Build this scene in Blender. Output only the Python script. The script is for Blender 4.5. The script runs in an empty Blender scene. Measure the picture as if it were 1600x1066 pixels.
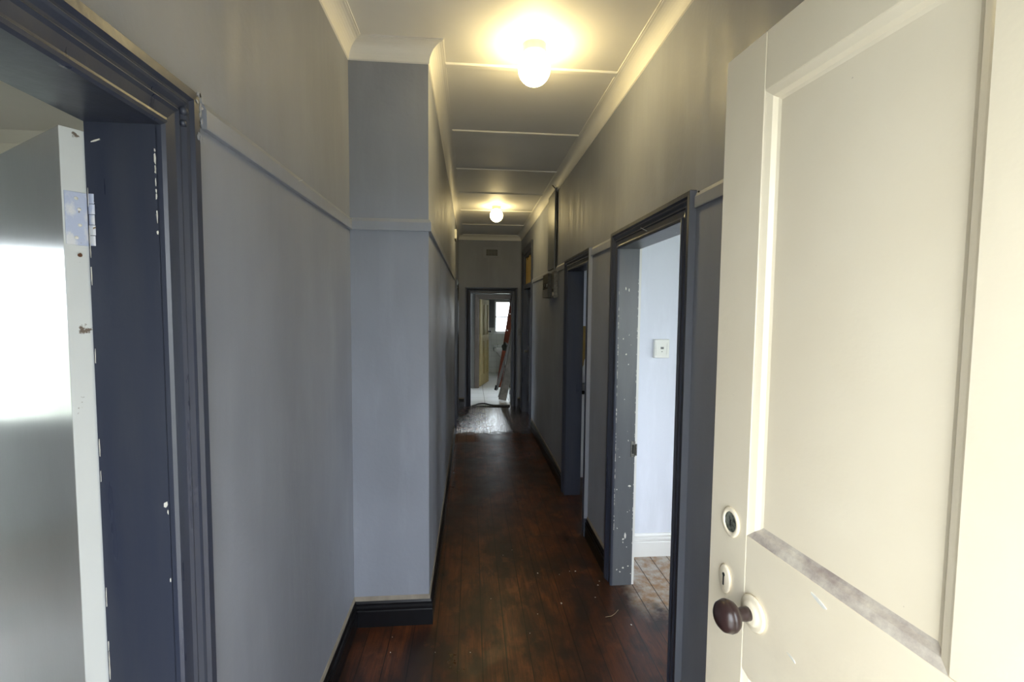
import bpy, bmesh, math, random
from mathutils import Vector, Matrix
random.seed(7)
scene = bpy.context.scene
COL = scene.collection
R = math.radians

# ------------------------------------------------------------ camera
cam_data = bpy.data.cameras.new('camera')
cam_data.sensor_width = 36.0
cam_data.lens = 733.91 * 36.0 / 1600.0
cam_data.clip_start = 0.02
cam_data.clip_end = 200
cam = bpy.data.objects.new('camera', cam_data)
COL.objects.link(cam)
ya, pi_, ro = R(5.011), R(3.547), R(0.5285)
cam.matrix_world = (Matrix.Translation((0, 0, 1.6655)) @ Matrix.Rotation(-ya, 4, 'Z')
                    @ Matrix.Rotation(math.pi / 2 - pi_, 4, 'X') @ Matrix.Rotation(ro, 4, 'Z'))
scene.camera = cam

# ------------------------------------------------------------ world, exposure
W = bpy.data.worlds.new('daylight')
scene.world = W
W.use_nodes = True
bgn = W.node_tree.nodes['Background']
bgn.inputs[0].default_value = (0.86, 0.93, 1.0, 1)
bgn.inputs[1].default_value = 4.7
scene.view_settings.view_transform = 'Standard'
scene.view_settings.look = 'None'
scene.view_settings.gamma = 1.0
scene.view_settings.use_curve_mapping = False
scene.view_settings.exposure = 1.1
scene.cycles.max_bounces = 12
scene.cycles.diffuse_bounces = 8
scene.cycles.sample_clamp_indirect = 8.0
LAMP = 27.0


# ------------------------------------------------------------ helpers
def tag(o, label=None, cat=None, group=None, kind=None):
    if label: o['label'] = label
    if cat: o['category'] = cat
    if group: o['group'] = group
    if kind: o['kind'] = kind
    return o


def empty(name, loc=(0, 0, 0), rz=0):
    o = bpy.data.objects.new(name, None); COL.objects.link(o)
    o.location = loc; o.rotation_euler = (0, 0, rz); o.empty_display_size = .05
    return o


def obj(name, bm, mats, parent=None, smooth=False, bevel=0, recalc=True):
    if recalc:
        bmesh.ops.recalc_face_normals(bm, faces=bm.faces)
    me = bpy.data.meshes.new(name); bm.to_mesh(me); bm.free()
    o = bpy.data.objects.new(name, me); COL.objects.link(o)
    for m in (mats if isinstance(mats, (list, tuple)) else [mats]): me.materials.append(m)
    if parent: o.parent = parent
    if smooth:
        for p in me.polygons: p.use_smooth = True
    if bevel:
        b = o.modifiers.new('bevel', 'BEVEL'); b.width = bevel; b.segments = 2
        b.limit_method = 'ANGLE'; b.angle_limit = R(40)
    return o


def box(bm, x0, x1, y0, y1, z0, z1, mi=None, mat=None):
    """mi: material index or dict of side -> index, sides '-x','+x','-y','+y','-z','+z'"""
    v = [bm.verts.new(p) for p in ((x0, y0, z0), (x1, y0, z0), (x1, y1, z0), (x0, y1, z0),
                                   (x0, y0, z1), (x1, y0, z1), (x1, y1, z1), (x0, y1, z1))]
    if mat is not None:
        for q in v: q.co = mat @ q.co
    for side, ids in (('-z', (0, 3, 2, 1)), ('+z', (4, 5, 6, 7)), ('-y', (0, 1, 5, 4)),
                      ('+x', (1, 2, 6, 5)), ('+y', (2, 3, 7, 6)), ('-x', (3, 0, 4, 7))):
        f = bm.faces.new([v[i] for i in ids])
        if isinstance(mi, dict): f.material_index = mi.get(side, mi.get('*', 0))
        elif mi: f.material_index = mi
    return v


def beam(bm, p0, p1, wv, tv):
    """a board from p0 to p1 with half-width vector wv and half-thickness vector tv"""
    p0, p1, wv, tv = map(Vector, (p0, p1, wv, tv))
    v = [bm.verts.new(p + a * wv + b * tv) for p in (p0, p1) for a, b in ((-1, -1), (1, -1), (1, 1), (-1, 1))]
    for ids in ((3, 2, 1, 0), (4, 5, 6, 7), (0, 1, 5, 4), (1, 2, 6, 5), (2, 3, 7, 6), (3, 0, 4, 7)):
        bm.faces.new([v[i] for i in ids])


def tube(bm, pts, r, n=10, cap=True):
    pts = [Vector(p) for p in pts]
    rings = []
    up = Vector((0, 0, 1))
    for i, p in enumerate(pts):
        t = (pts[min(i + 1, len(pts) - 1)] - pts[max(i - 1, 0)]).normalized()
        a = t.cross(up)
        if a.length < 1e-3: a = t.cross(Vector((1, 0, 0)))
        a.normalize(); b = a.cross(t)
        rr = r[i] if isinstance(r, (list, tuple)) else r
        rings.append([bm.verts.new(p + rr * (math.cos(2 * math.pi * k / n) * a + math.sin(2 * math.pi * k / n) * b)) for k in range(n)])
    for A, B in zip(rings, rings[1:]):
        for k in range(n): bm.faces.new((A[k], A[(k + 1) % n], B[(k + 1) % n], B[k]))
    if cap:
        bm.faces.new(rings[0][::-1]); bm.faces.new(rings[-1])


def lathe(bm, prof, n=40, mat=None):
    """prof: (r, z) from bottom to top; r=0 at the ends closes it"""
    rings = []
    for r, z in prof:
        if r < 1e-6: rings.append([bm.verts.new((0, 0, z))])
        else: rings.append([bm.verts.new((r * math.cos(2 * math.pi * k / n), r * math.sin(2 * math.pi * k / n), z)) for k in range(n)])
    for A, B in zip(rings, rings[1:]):
        for k in range(n):
            k2 = (k + 1) % n
            if len(A) == 1 and len(B) > 1: bm.faces.new((A[0], B[k2], B[k]))
            elif len(B) == 1 and len(A) > 1: bm.faces.new((A[k], A[k2], B[0]))
            elif len(A) > 1: bm.faces.new((A[k], A[k2], B[k2], B[k]))
    if mat is not None:
        for r in rings:
            for v in r: v.co = mat @ v.co


def sweep(bm, path, prof, fmap, caps=True, mi=0):
    """sweep a closed profile (offset to the left of travel, second coordinate) along a mitred 2-D path"""
    P = [Vector(p) for p in path]
    rings = []
    for i, p in enumerate(P):
        ns = []
        if i > 0:
            t = (P[i] - P[i - 1]).normalized(); ns.append(Vector((-t.y, t.x)))
        if i < len(P) - 1:
            t = (P[i + 1] - P[i]).normalized(); ns.append(Vector((-t.y, t.x)))
        m = ns[0] if len(ns) == 1 else (ns[0] + ns[1]) / (1 + ns[0].dot(ns[1]))
        rings.append([bm.verts.new(fmap(p.x + m.x * u, p.y + m.y * u, v)) for u, v in prof])
    n = len(prof)
    for A, B in zip(rings, rings[1:]):
        for k in range(n):
            f = bm.faces.new((A[k], A[(k + 1) % n], B[(k + 1) % n], B[k])); f.material_index = mi
    if caps:
        bm.faces.new(rings[0][::-1]); bm.faces.new(rings[-1])


def wall(bm, x0, x1, y0, y1, z1, holes=(), axis='y', mi=None, z0=0.0):
    """a wall box with rectangular holes (a, b, za, zb) along its long axis"""
    a0, a1 = (y0, y1) if axis == 'y' else (x0, x1)
    def seg(a, b, za, zb):
        if b - a < 1e-5 or zb - za < 1e-5: return
        if axis == 'y': box(bm, x0, x1, a, b, za, zb, mi)
        else: box(bm, a, b, y0, y1, za, zb, mi)
    cur = a0
    for a, b, za, zb in sorted(holes):
        seg(cur, a, z0, z1); seg(a, b, z0, za); seg(a, b, zb, z1); cur = b
    seg(cur, a1, z0, z1)


# ------------------------------------------------------------ materials
class NT:
    def __init__(s, name):
        s.m = bpy.data.materials.new(name); s.m.use_nodes = True
        s.t = s.m.node_tree; s.b = s.t.nodes['Principled BSDF']
        s.co = s.n('ShaderNodeTexCoord').outputs['Object']
    def n(s, typ, **kw):
        nd = s.t.nodes.new(typ)
        for k, v in kw.items(): setattr(nd, k, v)
        return nd
    def l(s, a, b): s.t.links.new(a, b)
    def put(s, sock, v):
        if isinstance(v, bpy.types.NodeSocket): s.l(v, sock)
        elif isinstance(v, (tuple, list)) and len(v) == 3 and sock.type == 'RGBA': sock.default_value = (*v, 1)
        else: sock.default_value = v
    def map(s, scale=(1, 1, 1), loc=(0, 0, 0), co=None):
        m = s.n('ShaderNodeMapping'); s.l(co or s.co, m.inputs[0])
        m.inputs['Scale'].default_value = scale; m.inputs['Location'].default_value = loc
        return m.outputs[0]
    def noise(s, scale, detail=4, rough=.55, co=None, dist=0):
        n = s.n('ShaderNodeTexNoise'); s.l(co or s.co, n.inputs['Vector'])
        n.inputs['Scale'].default_value = scale; n.inputs['Detail'].default_value = detail
        n.inputs['Roughness'].default_value = rough; n.inputs['Distortion'].default_value = dist
        return n.outputs['Fac']
    def ramp(s, fac, a, b, lo=0., hi=1., smooth=False):
        n = s.n('ShaderNodeMapRange'); n.clamp = True
        if smooth: n.interpolation_type = 'SMOOTHSTEP'
        s.put(n.inputs['Value'], fac)
        n.inputs['From Min'].default_value = a; n.inputs['From Max'].default_value = b
        n.inputs['To Min'].default_value = lo; n.inputs['To Max'].default_value = hi
        return n.outputs[0]
    def math(s, op, a, b=0., c=0.):
        n = s.n('ShaderNodeMath', operation=op)
        s.put(n.inputs[0], a); s.put(n.inputs[1], b); s.put(n.inputs[2], c)
        return n.outputs[0]
    def mix(s, fac, a, b):
        n = s.n('ShaderNodeMix', data_type='RGBA')
        s.put(n.inputs[0], fac); s.put(n.inputs[6], a); s.put(n.inputs[7], b)
        return n.outputs[2]
    def bump(s, h, strength, dist=.01):
        n = s.n('ShaderNodeBump'); n.inputs['Strength'].default_value = strength
        n.inputs['Distance'].default_value = dist; s.l(h, n.inputs['Height'])
        s.l(n.outputs[0], s.b.inputs['Normal'])
    def base(s, c): s.put(s.b.inputs['Base Color'], c)
    def rough(s, c): s.put(s.b.inputs['Roughness'], c)
    def sep(s, co=None):
        n = s.n('ShaderNodeSeparateXYZ'); s.l(co or s.co, n.inputs[0]); return n.outputs


def simple(name, c, r=.5, metal=0., var=.0, scale=6, bump=0., bscale=60, c2=None, spec=None):
    t = NT(name)
    if var or c2:
        c2 = c2 or tuple(x * (1 - var) for x in c)
        t.base(t.mix(t.ramp(t.noise(scale), .35, .65), c, c2))
    else: t.base(c)
    t.rough(r); t.b.inputs['Metallic'].default_value = metal
    if spec is not None: t.b.inputs['Specular IOR Level'].default_value = spec
    if bump: t.bump(t.noise(bscale), bump, .002)
    return t.m


def plaster(name, c, c2, r=.55):
    t = NT(name)
    big = t.noise(1.6, 3, .5, t.map((1, 1, .55)))
    brush = t.noise(3.0, 5, .6, t.map((3.2, 3.2, .5)))
    m = t.mix(t.ramp(big, .38, .64), c, c2)
    m = t.mix(t.ramp(brush, .5, .75, 0, .35), m, tuple(x * 1.22 for x in c))
    t.base(m); t.rough(t.ramp(brush, .3, .7, r - .08, r + .1))
    t.bump(t.math('ADD', t.noise(55, 3), t.math('MULTIPLY', t.noise(5, 3), 4.)), .22, .003)
    return t.m


M = {}
M['wall'] = plaster('blue_grey_wall_paint', (.290, .308, .358), (.232, .246, .288))
M['lilac'] = plaster('pale_lilac_wall_paint', (.76, .78, .85), (.72, .74, .81))
M['ceiling'] = simple('cream_ceiling_paint', (.78, .765, .73), .6, var=.07, scale=1.5, bump=.15, bscale=30)
M['roomceil'] = simple('beige_ceiling_paint', (.72, .64, .53), .6, var=.1, scale=1.2)
M['bathwall'] = simple('grey_bathroom_paint', (.20, .20, .195), .5, var=.1, scale=2)
M['trim'] = None
M['black'] = simple('black_gloss_paint', (.007, .007, .009), .3, var=.3, scale=20, bump=.3, bscale=30, spec=.28)
M['caulk'] = simple('bare_beige_plaster', (.30, .26, .21), .8, var=.25, scale=14)
M['cream'] = None
M['rail'] = plaster('picture_rail_paint', (.298, .316, .366), (.26, .275, .318), .45)
M['chip'] = simple('white_paint_chip', (.75, .73, .66), .7, var=.1, scale=90)
M['white_gloss'] = simple('white_gloss_paint', (.78, .77, .74), .3)
M['ceramic'] = simple('white_ceramic', (.80, .80, .78), .12)
M['lampbase'] = simple('cream_lamp_base', (.72, .62, .42), .35)
M['chrome'] = simple('chrome', (.7, .7, .7), .15, 1)
M['steel'] = simple('worn_steel', (.30, .29, .27), .4, 1, var=.5, scale=60)
M['dark'] = simple('dark_void', (.006, .006, .006), .6)
M['plastic'] = simple('ivory_switch_plastic', (.80, .79, .72), .3)
M['meter'] = simple('painted_metal_box', (.028, .027, .024), .55, var=.5, scale=25, c2=(.05, .048, .042))
M['meter_side'] = simple('scuffed_metal_cover', (.055, .053, .05), .35, var=.4, scale=40, c2=(.17, .165, .15))
M['boxgrey'] = simple('scuffed_box_edge', (.20, .195, .18), .4, var=.5, scale=60)
M['cablecover'] = simple('duct_paint', (.125, .14, .165), .4, var=.1, scale=6)
M['bedrock'] = simple('grey_shell', (.35, .34, .32), .8)
M['grass'] = simple('garden_grass', (.38, .40, .31), .9, var=.3, scale=.6)
M['paving'] = simple('porch_paving', (.62, .60, .57), .8, var=.2, scale=3)  # unseen paving, made paler to bounce daylight onto the hall ceiling
M['brownplank'] = simple('reddish_brown_board', (.10, .022, .008), .75, var=.4, scale=5, c2=(.05, .012, .006), spec=.15)
M['greyplank'] = simple('weathered_grey_board', (.26, .245, .22), .6, var=.35, scale=9, bump=.3)
M['darkplank'] = simple('dark_grey_board', (.10, .095, .09), .5, var=.4, scale=9)
M['bluelid'] = simple('navy_plastic', (.012, .014, .05), .35)
M['bucket'] = simple('smeared_white_plastic', (.45, .46, .48), .45, var=.4, scale=25)
M['rag'] = simple('black_green_cloth', (.022, .026, .02), .9, var=.5, scale=40, bump=.8, bscale=80)
M['cable'] = simple('black_rubber_cable', (.008, .008, .009), .35)
M['ochre'] = simple('ochre_wood_board', (.36, .23, .055), .35, var=.25, scale=6, c2=(.28, .17, .04))
M['counter'] = simple('black_worktop', (.012, .012, .012), .2)
M['cabinet'] = simple('white_cabinet_laminate', (.72, .72, .70), .3)
M['backsplash'] = simple('brown_grey_splashback', (.11, .10, .085), .3, var=.2, scale=9)
M['bottle'] = simple('white_bottle_plastic', (.75, .73, .68), .3)
M['straw'] = simple('dry_straw', (.45, .36, .22), .7)
M['nail'] = simple('grey_nail', (.35, .34, .31), .35, .7)
M['rust'] = simple('rust', (.12, .045, .015), .8, var=.4, scale=90)
M['knob'] = simple('dark_brown_bakelite', (.017, .009, .009), .28, var=.6, scale=14, c2=(.034, .018, .017))
M['hinge'] = None

t = NT('yellowed_blind')
df = t.n('ShaderNodeBsdfDiffuse'); df.inputs[0].default_value = (.66, .50, .24, 1)
tl = t.n('ShaderNodeBsdfTranslucent'); tl.inputs[0].default_value = (.72, .52, .22, 1)
mx = t.n('ShaderNodeMixShader'); mx.inputs[0].default_value = .55; t.l(df.outputs[0], mx.inputs[1]); t.l(tl.outputs[0], mx.inputs[2])
t.l(mx.outputs[0], t.t.nodes['Material Output'].inputs[0])
M['blind'] = t.m

# dark slate gloss paint of the door frames, with small chips
t = NT('slate_trim_paint')
brush = t.noise(2.5, 5, .6, t.map((6, 6, .6)))
c = t.mix(t.ramp(brush, .35, .68), (.034, .040, .066), (.050, .055, .074))
t.base(c); t.rough(t.ramp(brush, .3, .7, .26, .4)); t.bump(t.noise(40, 3), .25, .002)
M['trim'] = t.m

t = NT('lit_chipped_reveal_paint')     # chipped trim paint, lightened as if lit, inside the near right frame
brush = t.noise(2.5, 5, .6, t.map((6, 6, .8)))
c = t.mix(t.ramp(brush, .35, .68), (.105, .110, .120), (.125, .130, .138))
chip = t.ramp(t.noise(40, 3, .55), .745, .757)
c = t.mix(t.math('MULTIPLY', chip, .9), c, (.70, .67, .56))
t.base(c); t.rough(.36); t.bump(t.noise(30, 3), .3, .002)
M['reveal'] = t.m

# old cream gloss on the front door
t = NT('old_cream_gloss_paint')
z = t.sep()[2]
big = t.noise(2.2, 4, .6)
c = t.mix(t.ramp(big, .35, .7), (.85, .765, .60), (.79, .695, .525))
grime = t.math('MULTIPLY', t.ramp(t.noise(5, 6, .7, t.map((1, 1, 1))), .5, .72), t.ramp(z, 1.32, .7, 0., .5))
c = t.mix(grime, c, (.50, .43, .34))
speck = t.ramp(t.noise(120, 2, .5), .80, .815)
c = t.mix(t.math('MULTIPLY', speck, .5), c, (.35, .27, .2))
t.base(c); t.rough(t.ramp(big, .3, .7, .28, .42))
t.bump(t.math('ADD', t.noise(70, 2), t.noise(14, 4, .6, t.map((1, 1, .25)))), .18, .002)
M['cream'] = t.m
t = NT('grimy_cream_moulding')
c = t.mix(t.ramp(t.noise(13, 6, .7), .38, .62), (.66, .60, .50), (.33, .27, .24))
t.base(c); t.rough(.45)
M['creamgrime'] = t.m
M['cream_far'] = simple('lamp_tinted_cream_paint', (.58, .46, .22), .65, var=.12, scale=5, spec=.2)  # cream with the lamp's warm yellow light put into the colour

# glossy off-white of the open left door
t = NT('glossy_offwhite_paint')
t.base(t.mix(t.ramp(t.noise(3, 4), .35, .7), (.55, .55, .51), (.50, .50, .465)))
t.rough(t.ramp(t.noise(3, 4), .3, .7, .15, .22))
t.b.inputs['Specular IOR Level'].default_value = .9
t.b.inputs['Coat Weight'].default_value = .6; t.b.inputs['Coat Roughness'].default_value = .12
t.bump(t.math('ADD', t.noise(38, 3, .6, t.map((1, 1, .5))), t.math('MULTIPLY', t.noise(7, 2, .5), .8)), .10, .002)
M['gloss_door'] = t.m
t = NT('pale_edge_paint')
c = t.mix(t.ramp(t.noise(18, 5, .6), .66, .69), (.56, .58, .58), (.12, .09, .07))
t.base(c); t.rough(.4)
M['door_edge'] = t.m
t = NT('flaking_hinge_paint')
c = t.mix(t.ramp(t.noise(30, 5, .6, t.map((1, 1, .5))), .48, .56), (.42, .47, .62), (.62, .63, .66))
c = t.mix(t.ramp(t.noise(60, 4, .6), .66, .69), c, (.22, .16, .09))
t.base(c); t.rough(.4); t.bump(t.noise(90, 3), .5, .002)
M['hinge'] = t.m

# varnished floorboards
t = NT('dark_varnished_boards')
X, Y, Z = t.sep()
px = t.math('DIVIDE', t.math('ADD', X, 2.036), .1165)
idx = t.math('FLOOR', px); fr = t.math('FRACT', px)
wn = t.n('ShaderNodeTexWhiteNoise', noise_dimensions='1D'); t.l(idx, wn.inputs['W']); rnd = wn.outputs['Value']
yo = t.math('ADD', t.math('MULTIPLY', Y, .42), t.math('MULTIPLY', rnd, 7.))
wn2 = t.n('ShaderNodeTexWhiteNoise', noise_dimensions='2D')
cb = t.n('ShaderNodeCombineXYZ'); t.l(idx, cb.inputs[0]); t.l(t.math('FLOOR', yo), cb.inputs[1]); t.l(cb.outputs[0], wn2.inputs['Vector'])
rnd2 = wn2.outputs['Value']
cb2 = t.n('ShaderNodeCombineXYZ'); t.l(t.math('ADD', X, t.math('MULTIPLY', rnd2, 3.)), cb2.inputs[0]); t.l(Y, cb2.inputs[1])
grain = t.noise(3, 8, .68, t.map((16, 1.1, 1), co=cb2.outputs[0]), dist=.6)
blot = t.noise(2.3, 5, .6, t.map((1.3, .8, 1)), dist=.5)
blot2 = t.noise(7.5, 5, .65, t.map((1.4, .7, 1), loc=(4, 2, 0)))
c = t.mix(t.ramp(grain, .33, .67), (.030, .0105, .005), (.18, .054, .016))
c = t.mix(t.math('MULTIPLY', rnd2, .6), c, (.070, .020, .0065))
c = t.mix(t.ramp(blot, .42, .60, 0, .85), c, (.014, .0075, .0055))
c = t.mix(t.ramp(blot2, .47, .62, 0, .8), c, (.018, .010, .0075))
c = t.mix(t.ramp(t.noise(6, 5, .6, t.map((1, 1, 1), loc=(9, 1, 0))), .60, .70, 0, .6), c, (.17, .055, .018))
# bare dusty boards: inside the near right room, a patch by the far left wall
dustn = t.noise(5, 6, .65)
d1 = t.ramp(t.math('ADD', X, t.math('MULTIPLY', dustn, .28)), 1.04, 1.16)
d1 = t.math('MULTIPLY', d1, t.ramp(t.math('SUBTRACT', Y, t.math('MULTIPLY', dustn, .5)), 2.13, 2.27))
d1 = t.math('MULTIPLY', d1, t.ramp(Y, 3.2, 3.1))
dustc = t.mix(t.ramp(t.noise(14, 6, .7), .4, .6), (.34, .21, .12), (.46, .42, .38))
c = t.mix(d1, c, dustc)
d2 = t.math('MULTIPLY', t.ramp(t.math('ADD', X, t.math('MULTIPLY', dustn, .15)), .20, .12),
            t.math('MULTIPLY', t.ramp(t.math('ADD', Y, t.math('MULTIPLY', dustn, .3)), 6.05, 6.12), t.ramp(Y, 6.72, 6.68)))
c = t.mix(t.math('MULTIPLY', d2, .8), c, (.17, .085, .045))
d3 = t.ramp(t.noise(60, 3, .6), .735, .75)
near = t.ramp(t.noise(2.5, 2), .5, .65)
c = t.mix(t.math('MULTIPLY', t.math('MULTIPLY', d3, near), .55), c, (.45, .40, .35))
# reflected light painted as a grey film in the middle of the hall
haze = t.math('MULTIPLY', t.ramp(Y, 3.3, 5.2), t.ramp(Y, 6.6, 6.3))
haze = t.math('MULTIPLY', haze, t.ramp(t.noise(2.6, 6, .65, t.map((1.6, .6, 1), loc=(3, 5, 0))), .35, .7, .1, .75))
c = t.mix(t.math('MULTIPLY', haze, .18), c, (.11, .10, .105))
gap = t.math('LESS_THAN', t.math('MINIMUM', fr, t.math('SUBTRACT', 1., fr)), .022)
gend = t.math('LESS_THAN', t.math('FRACT', yo), .0015)
gap = t.math('MAXIMUM', gap, gend)
c = t.mix(t.math('MULTIPLY', gap, .85), c, (.004, .003, .002))
t.base(c)
varn = t.ramp(t.math('ADD', Y, t.math('MULTIPLY', t.noise(3.5, 5, .65), .9)), 6.70, 6.90)
scr = t.noise(16, 6, .75, t.map((1.4, .7, 1)))
scrx = t.math('MULTIPLY', t.ramp(X, .34, .06), t.ramp(t.noise(11, 7, .75, t.map((1, .6, 1))), .47, .53))
r_near = t.ramp(t.noise(4, 6, .7), .3, .7, .26, .46)
r_far = t.math('ADD', t.ramp(scr, .35, .7, .12, .24), t.math('MULTIPLY', scrx, .3))
mixr = t.n('ShaderNodeMix'); t.l(varn, mixr.inputs[0]); t.l(r_near, mixr.inputs[2]); t.l(r_far, mixr.inputs[3])
r = t.math('ADD', mixr.outputs[0], t.math('MULTIPLY', t.math('MAXIMUM', d1, d2), .4))
t.rough(r)
t.put(t.b.inputs['Specular IOR Level'], t.ramp(varn, 0, 1, .5, .9)); t.put(t.b.inputs['Coat Weight'], t.ramp(varn, 0, 1, 0., 1.)); t.b.inputs['Coat IOR'].default_value = 2.0; t.put(t.b.inputs['Coat Roughness'], t.ramp(scr, .35, .7, .06, .17))
hgt = t.math('SUBTRACT', t.math('MULTIPLY', grain, .25), gap)
hgt = t.math('ADD', hgt, t.math('MULTIPLY', t.noise(9, 3), .35))
rip = t.math('MULTIPLY', varn, t.math('MULTIPLY', t.noise(1, 4, .65, t.map((40, 1.6, 1))), 1.0))
t.bump(t.math('ADD', hgt, t.math('MULTIPLY', rip, 6.)), .28, .002)
cn = t.n('ShaderNodeBump'); cn.inputs['Strength'].default_value = 1.; cn.inputs['Distance'].default_value = .010; t.l(rip, cn.inputs['Height'])
t.l(cn.outputs[0], t.b.inputs['Coat Normal'])
M['floor'] = t.m

t = NT('white_floor_tiles')
br = t.n('ShaderNodeTexBrick'); t.l(t.map((1, 1, 1), loc=(.19, -.06, 0)), br.inputs['Vector'])
br.offset = 0; br.squash = 1
for k, v in (('Scale', 1.), ('Mortar Size', .004), ('Brick Width', .45), ('Row Height', .45), ('Mortar Smooth', .1)): br.inputs[k].default_value = v
br.inputs['Color1'].default_value = (.86, .87, .86, 1); br.inputs['Color2'].default_value = (.83, .84, .83, 1)
br.inputs['Mortar'].default_value = (.16, .15, .14, 1)
t.base(t.mix(t.ramp(t.noise(4, 5), .5, .75, 0, .25), br.outputs['Color'], (.40, .38, .33)))
t.rough(.3)
M['tiles'] = t.m
t = NT('pale_grey_wall_tiles')
br = t.n('ShaderNodeTexBrick')
X, Y, Z = t.sep(); cb = t.n('ShaderNodeCombineXYZ'); t.l(t.math('ADD', X, Y), cb.inputs[0]); t.l(Z, cb.inputs[1]); t.l(cb.outputs[0], br.inputs['Vector'])
br.offset = 0
for k, v in (('Scale', 1.), ('Mortar Size', .003), ('Brick Width', .15), ('Row Height', .15)): br.inputs[k].default_value = v
br.inputs['Color1'].default_value = (.66, .67, .61, 1); br.inputs['Color2'].default_value = (.62, .63, .58, 1)
br.inputs['Mortar'].default_value = (.42, .42, .38, 1)
t.base(br.outputs['Color']); t.rough(.25)
M['walltiles'] = t.m

t = NT('glowing_opal_glass')
t.base((.9, .85, .7)); t.rough(.2)
t.put(t.b.inputs['Emission Color'], (1., .79, .37)); t.b.inputs['Emission Strength'].default_value = LAMP
M['globe'] = t.m
M['globe_dim'] = t.m.copy(); M['globe_dim'].node_tree.nodes['Principled BSDF'].inputs['Emission Strength'].default_value = LAMP * .78

t = NT('window_glass')
g = t.n('ShaderNodeBsdfGlossy'); g.inputs['Roughness'].default_value = .02
tr = t.n('ShaderNodeBsdfTransparent'); tr.inputs[0].default_value = (.94, .96, .95, 1)
fz = t.n('ShaderNodeFresnel'); fz.inputs[0].default_value = 1.45
mx = t.n('ShaderNodeMixShader'); t.l(fz.outputs[0], mx.inputs[0]); t.l(tr.outputs[0], mx.inputs[1]); t.l(g.outputs[0], mx.inputs[2])
t.l(mx.outputs[0], t.t.nodes['Material Output'].inputs[0])
M['glass'] = t.m

# ------------------------------------------------------------ measures (metres, camera at x=0, y=0)
XR, XL, XC, YC, YE, H = .867, -.607, -.217, 2.450, 8.20, 2.978
XRB, XLB = .985, -.735          # room side of the two hall walls
S = 'structure'
FULL = 3.02


def struct(name, bm, mats, label, cat, parent=None, **kw):
    o = obj(name, bm, mats, parent, **kw)
    return tag(o, label, cat, None, S) if parent is None else o


# ------------------------------------------------------------ shell
bm = bmesh.new(); box(bm, -4.45, 4.45, -.30, 8.27, -.12, 0)
struct('floor', bm, M['floor'], 'dark varnished timber floorboards running the length of the hallway', 'floor')
bm = bmesh.new(); box(bm, -1.2, 2.3, 8.27, 13.0, -.12, .002)
struct('floor_tiled', bm, M['tiles'], 'pale square floor tiles beyond the far doorway', 'floor')
bm = bmesh.new(); box(bm, -4.45, 4.45, -.30, 8.35, H, 3.12, {'*': 0}); box(bm, -.75, 1.14, 8.35, 10.33, H, 3.12); box(bm, -.75, 2.05, 10.33, 12.95, H, 3.12)
ceil = struct('ceiling', bm, M['ceiling'], 'cream boarded hallway ceiling with thin cover battens', 'ceiling')
for y in (.80, 1.71, 2.61, 3.53, 4.445, 5.32, 6.21, 7.20):
    bm = bmesh.new()
    x0 = XL + .078 if y < 2.37 else XC + .078
    sweep(bm, [(x0, y), (XR - .078, y)], [(-.024, 0), (-.024, .004), (-.018, .009), (.018, .009), (.024, .004), (.024, 0)], lambda a, b, v: (a, b, H + .001 - v))
    obj('batten', bm, M['ceiling'], ceil)
bm = bmesh.new(); box(bm, -4.30, XLB, 0, 3.97, H - .012, H - .002)
tag(obj('ceiling_side', bm, M['roomceil']), 'beige ceiling of the room behind the left doorway', 'ceiling', kind=S)

# hall walls
A, B, C_, D_ = 0, 1, 2, 3
bm = bmesh.new()
wall(bm, XLB, XL, -.03, YC, H, [(.18, 1.005, 0, 2.04)], mi={'*': 0, '-x': 1})
box(bm, XLB, XC, YC, YC + .25, 0, H, 0)
wall(bm, XC - .18, XC, YC + .25, YE, H, [(6.43, 7.27, 0, 2.04)], mi={'*': 0, '-x': 1})
struct('wall_left', bm, [M['wall'], M['lilac']], 'blue-grey plaster wall with a projecting pier on the left of the hallway', 'wall')
bm = bmesh.new()
wall(bm, XR, XRB, -.03, YE + .15, H, [(1.86, 2.730, 0, 2.06), (3.42, 4.150, 0, 2.05), (6.70, 7.74, 0, 2.60)], mi={'*': 0, '+x': 1})
struct('wall_right', bm, [M['wall'], M['lilac']], 'long blue-grey plaster wall with doorways on the right of the hallway', 'wall')
bm = bmesh.new()
wall(bm, XC - .18, XR, YE, YE + .15, H, [(-.02, .73, 0, 2.005)], axis='x', mi=0)
struct('wall_end', bm, [M['wall']], 'dark grey end wall of the hallway around the far doorway', 'wall')
bm = bmesh.new()
wall(bm, -4.45, 4.45, -.30, -.03, H, [(-.37, .57, 0, 2.16), (1.5, 3.8, .6, 2.2), (-3.5, -1.7, .6, 2.2)], axis='x', mi=0)
struct('wall_front', bm, [M['wall']], 'blue-grey front wall with the entrance doorway', 'wall')
# rooms
bm = bmesh.new(); wall(bm, -4.45, -4.30, -.03, 4.1, H, [(1.80, 3.10, .78, 2.15)], mi=0)
wall(bm, -4.45, XC - .18, 3.97, 4.1, H, axis='x', mi=0)
wall(bm, -4.45, -4.30, 4.1, 8.35, H, [(5.6, 7.9, .5, 2.2)], mi=0)
wall(bm, -4.45, -.55, 8.20, 8.35, H, axis='x', mi=0)
struct('wall_side', bm, [M['wall']], 'grey walls of the room behind the left doorway', 'wall')
bm = bmesh.new()
wall(bm, 4.30, 4.45, -.03, 8.35, H, [(.7, 2.3, .8, 2.1), (3.65, 4.75, 1.05, 2.05), (6.2, 7.7, .8, 2.2)], mi=0)
box(bm, XRB, 4.30, 3.045, 3.195, 0, H, 0)
box(bm, XRB, 4.30, 5.16, 5.30, 0, H, 0)
box(bm, XRB, 4.30, 8.20, 8.35, 0, H, 0)
struct('wall_room', bm, [M['lilac']], 'pale lilac-white walls of the rooms to the right of the hallway', 'wall')
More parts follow.
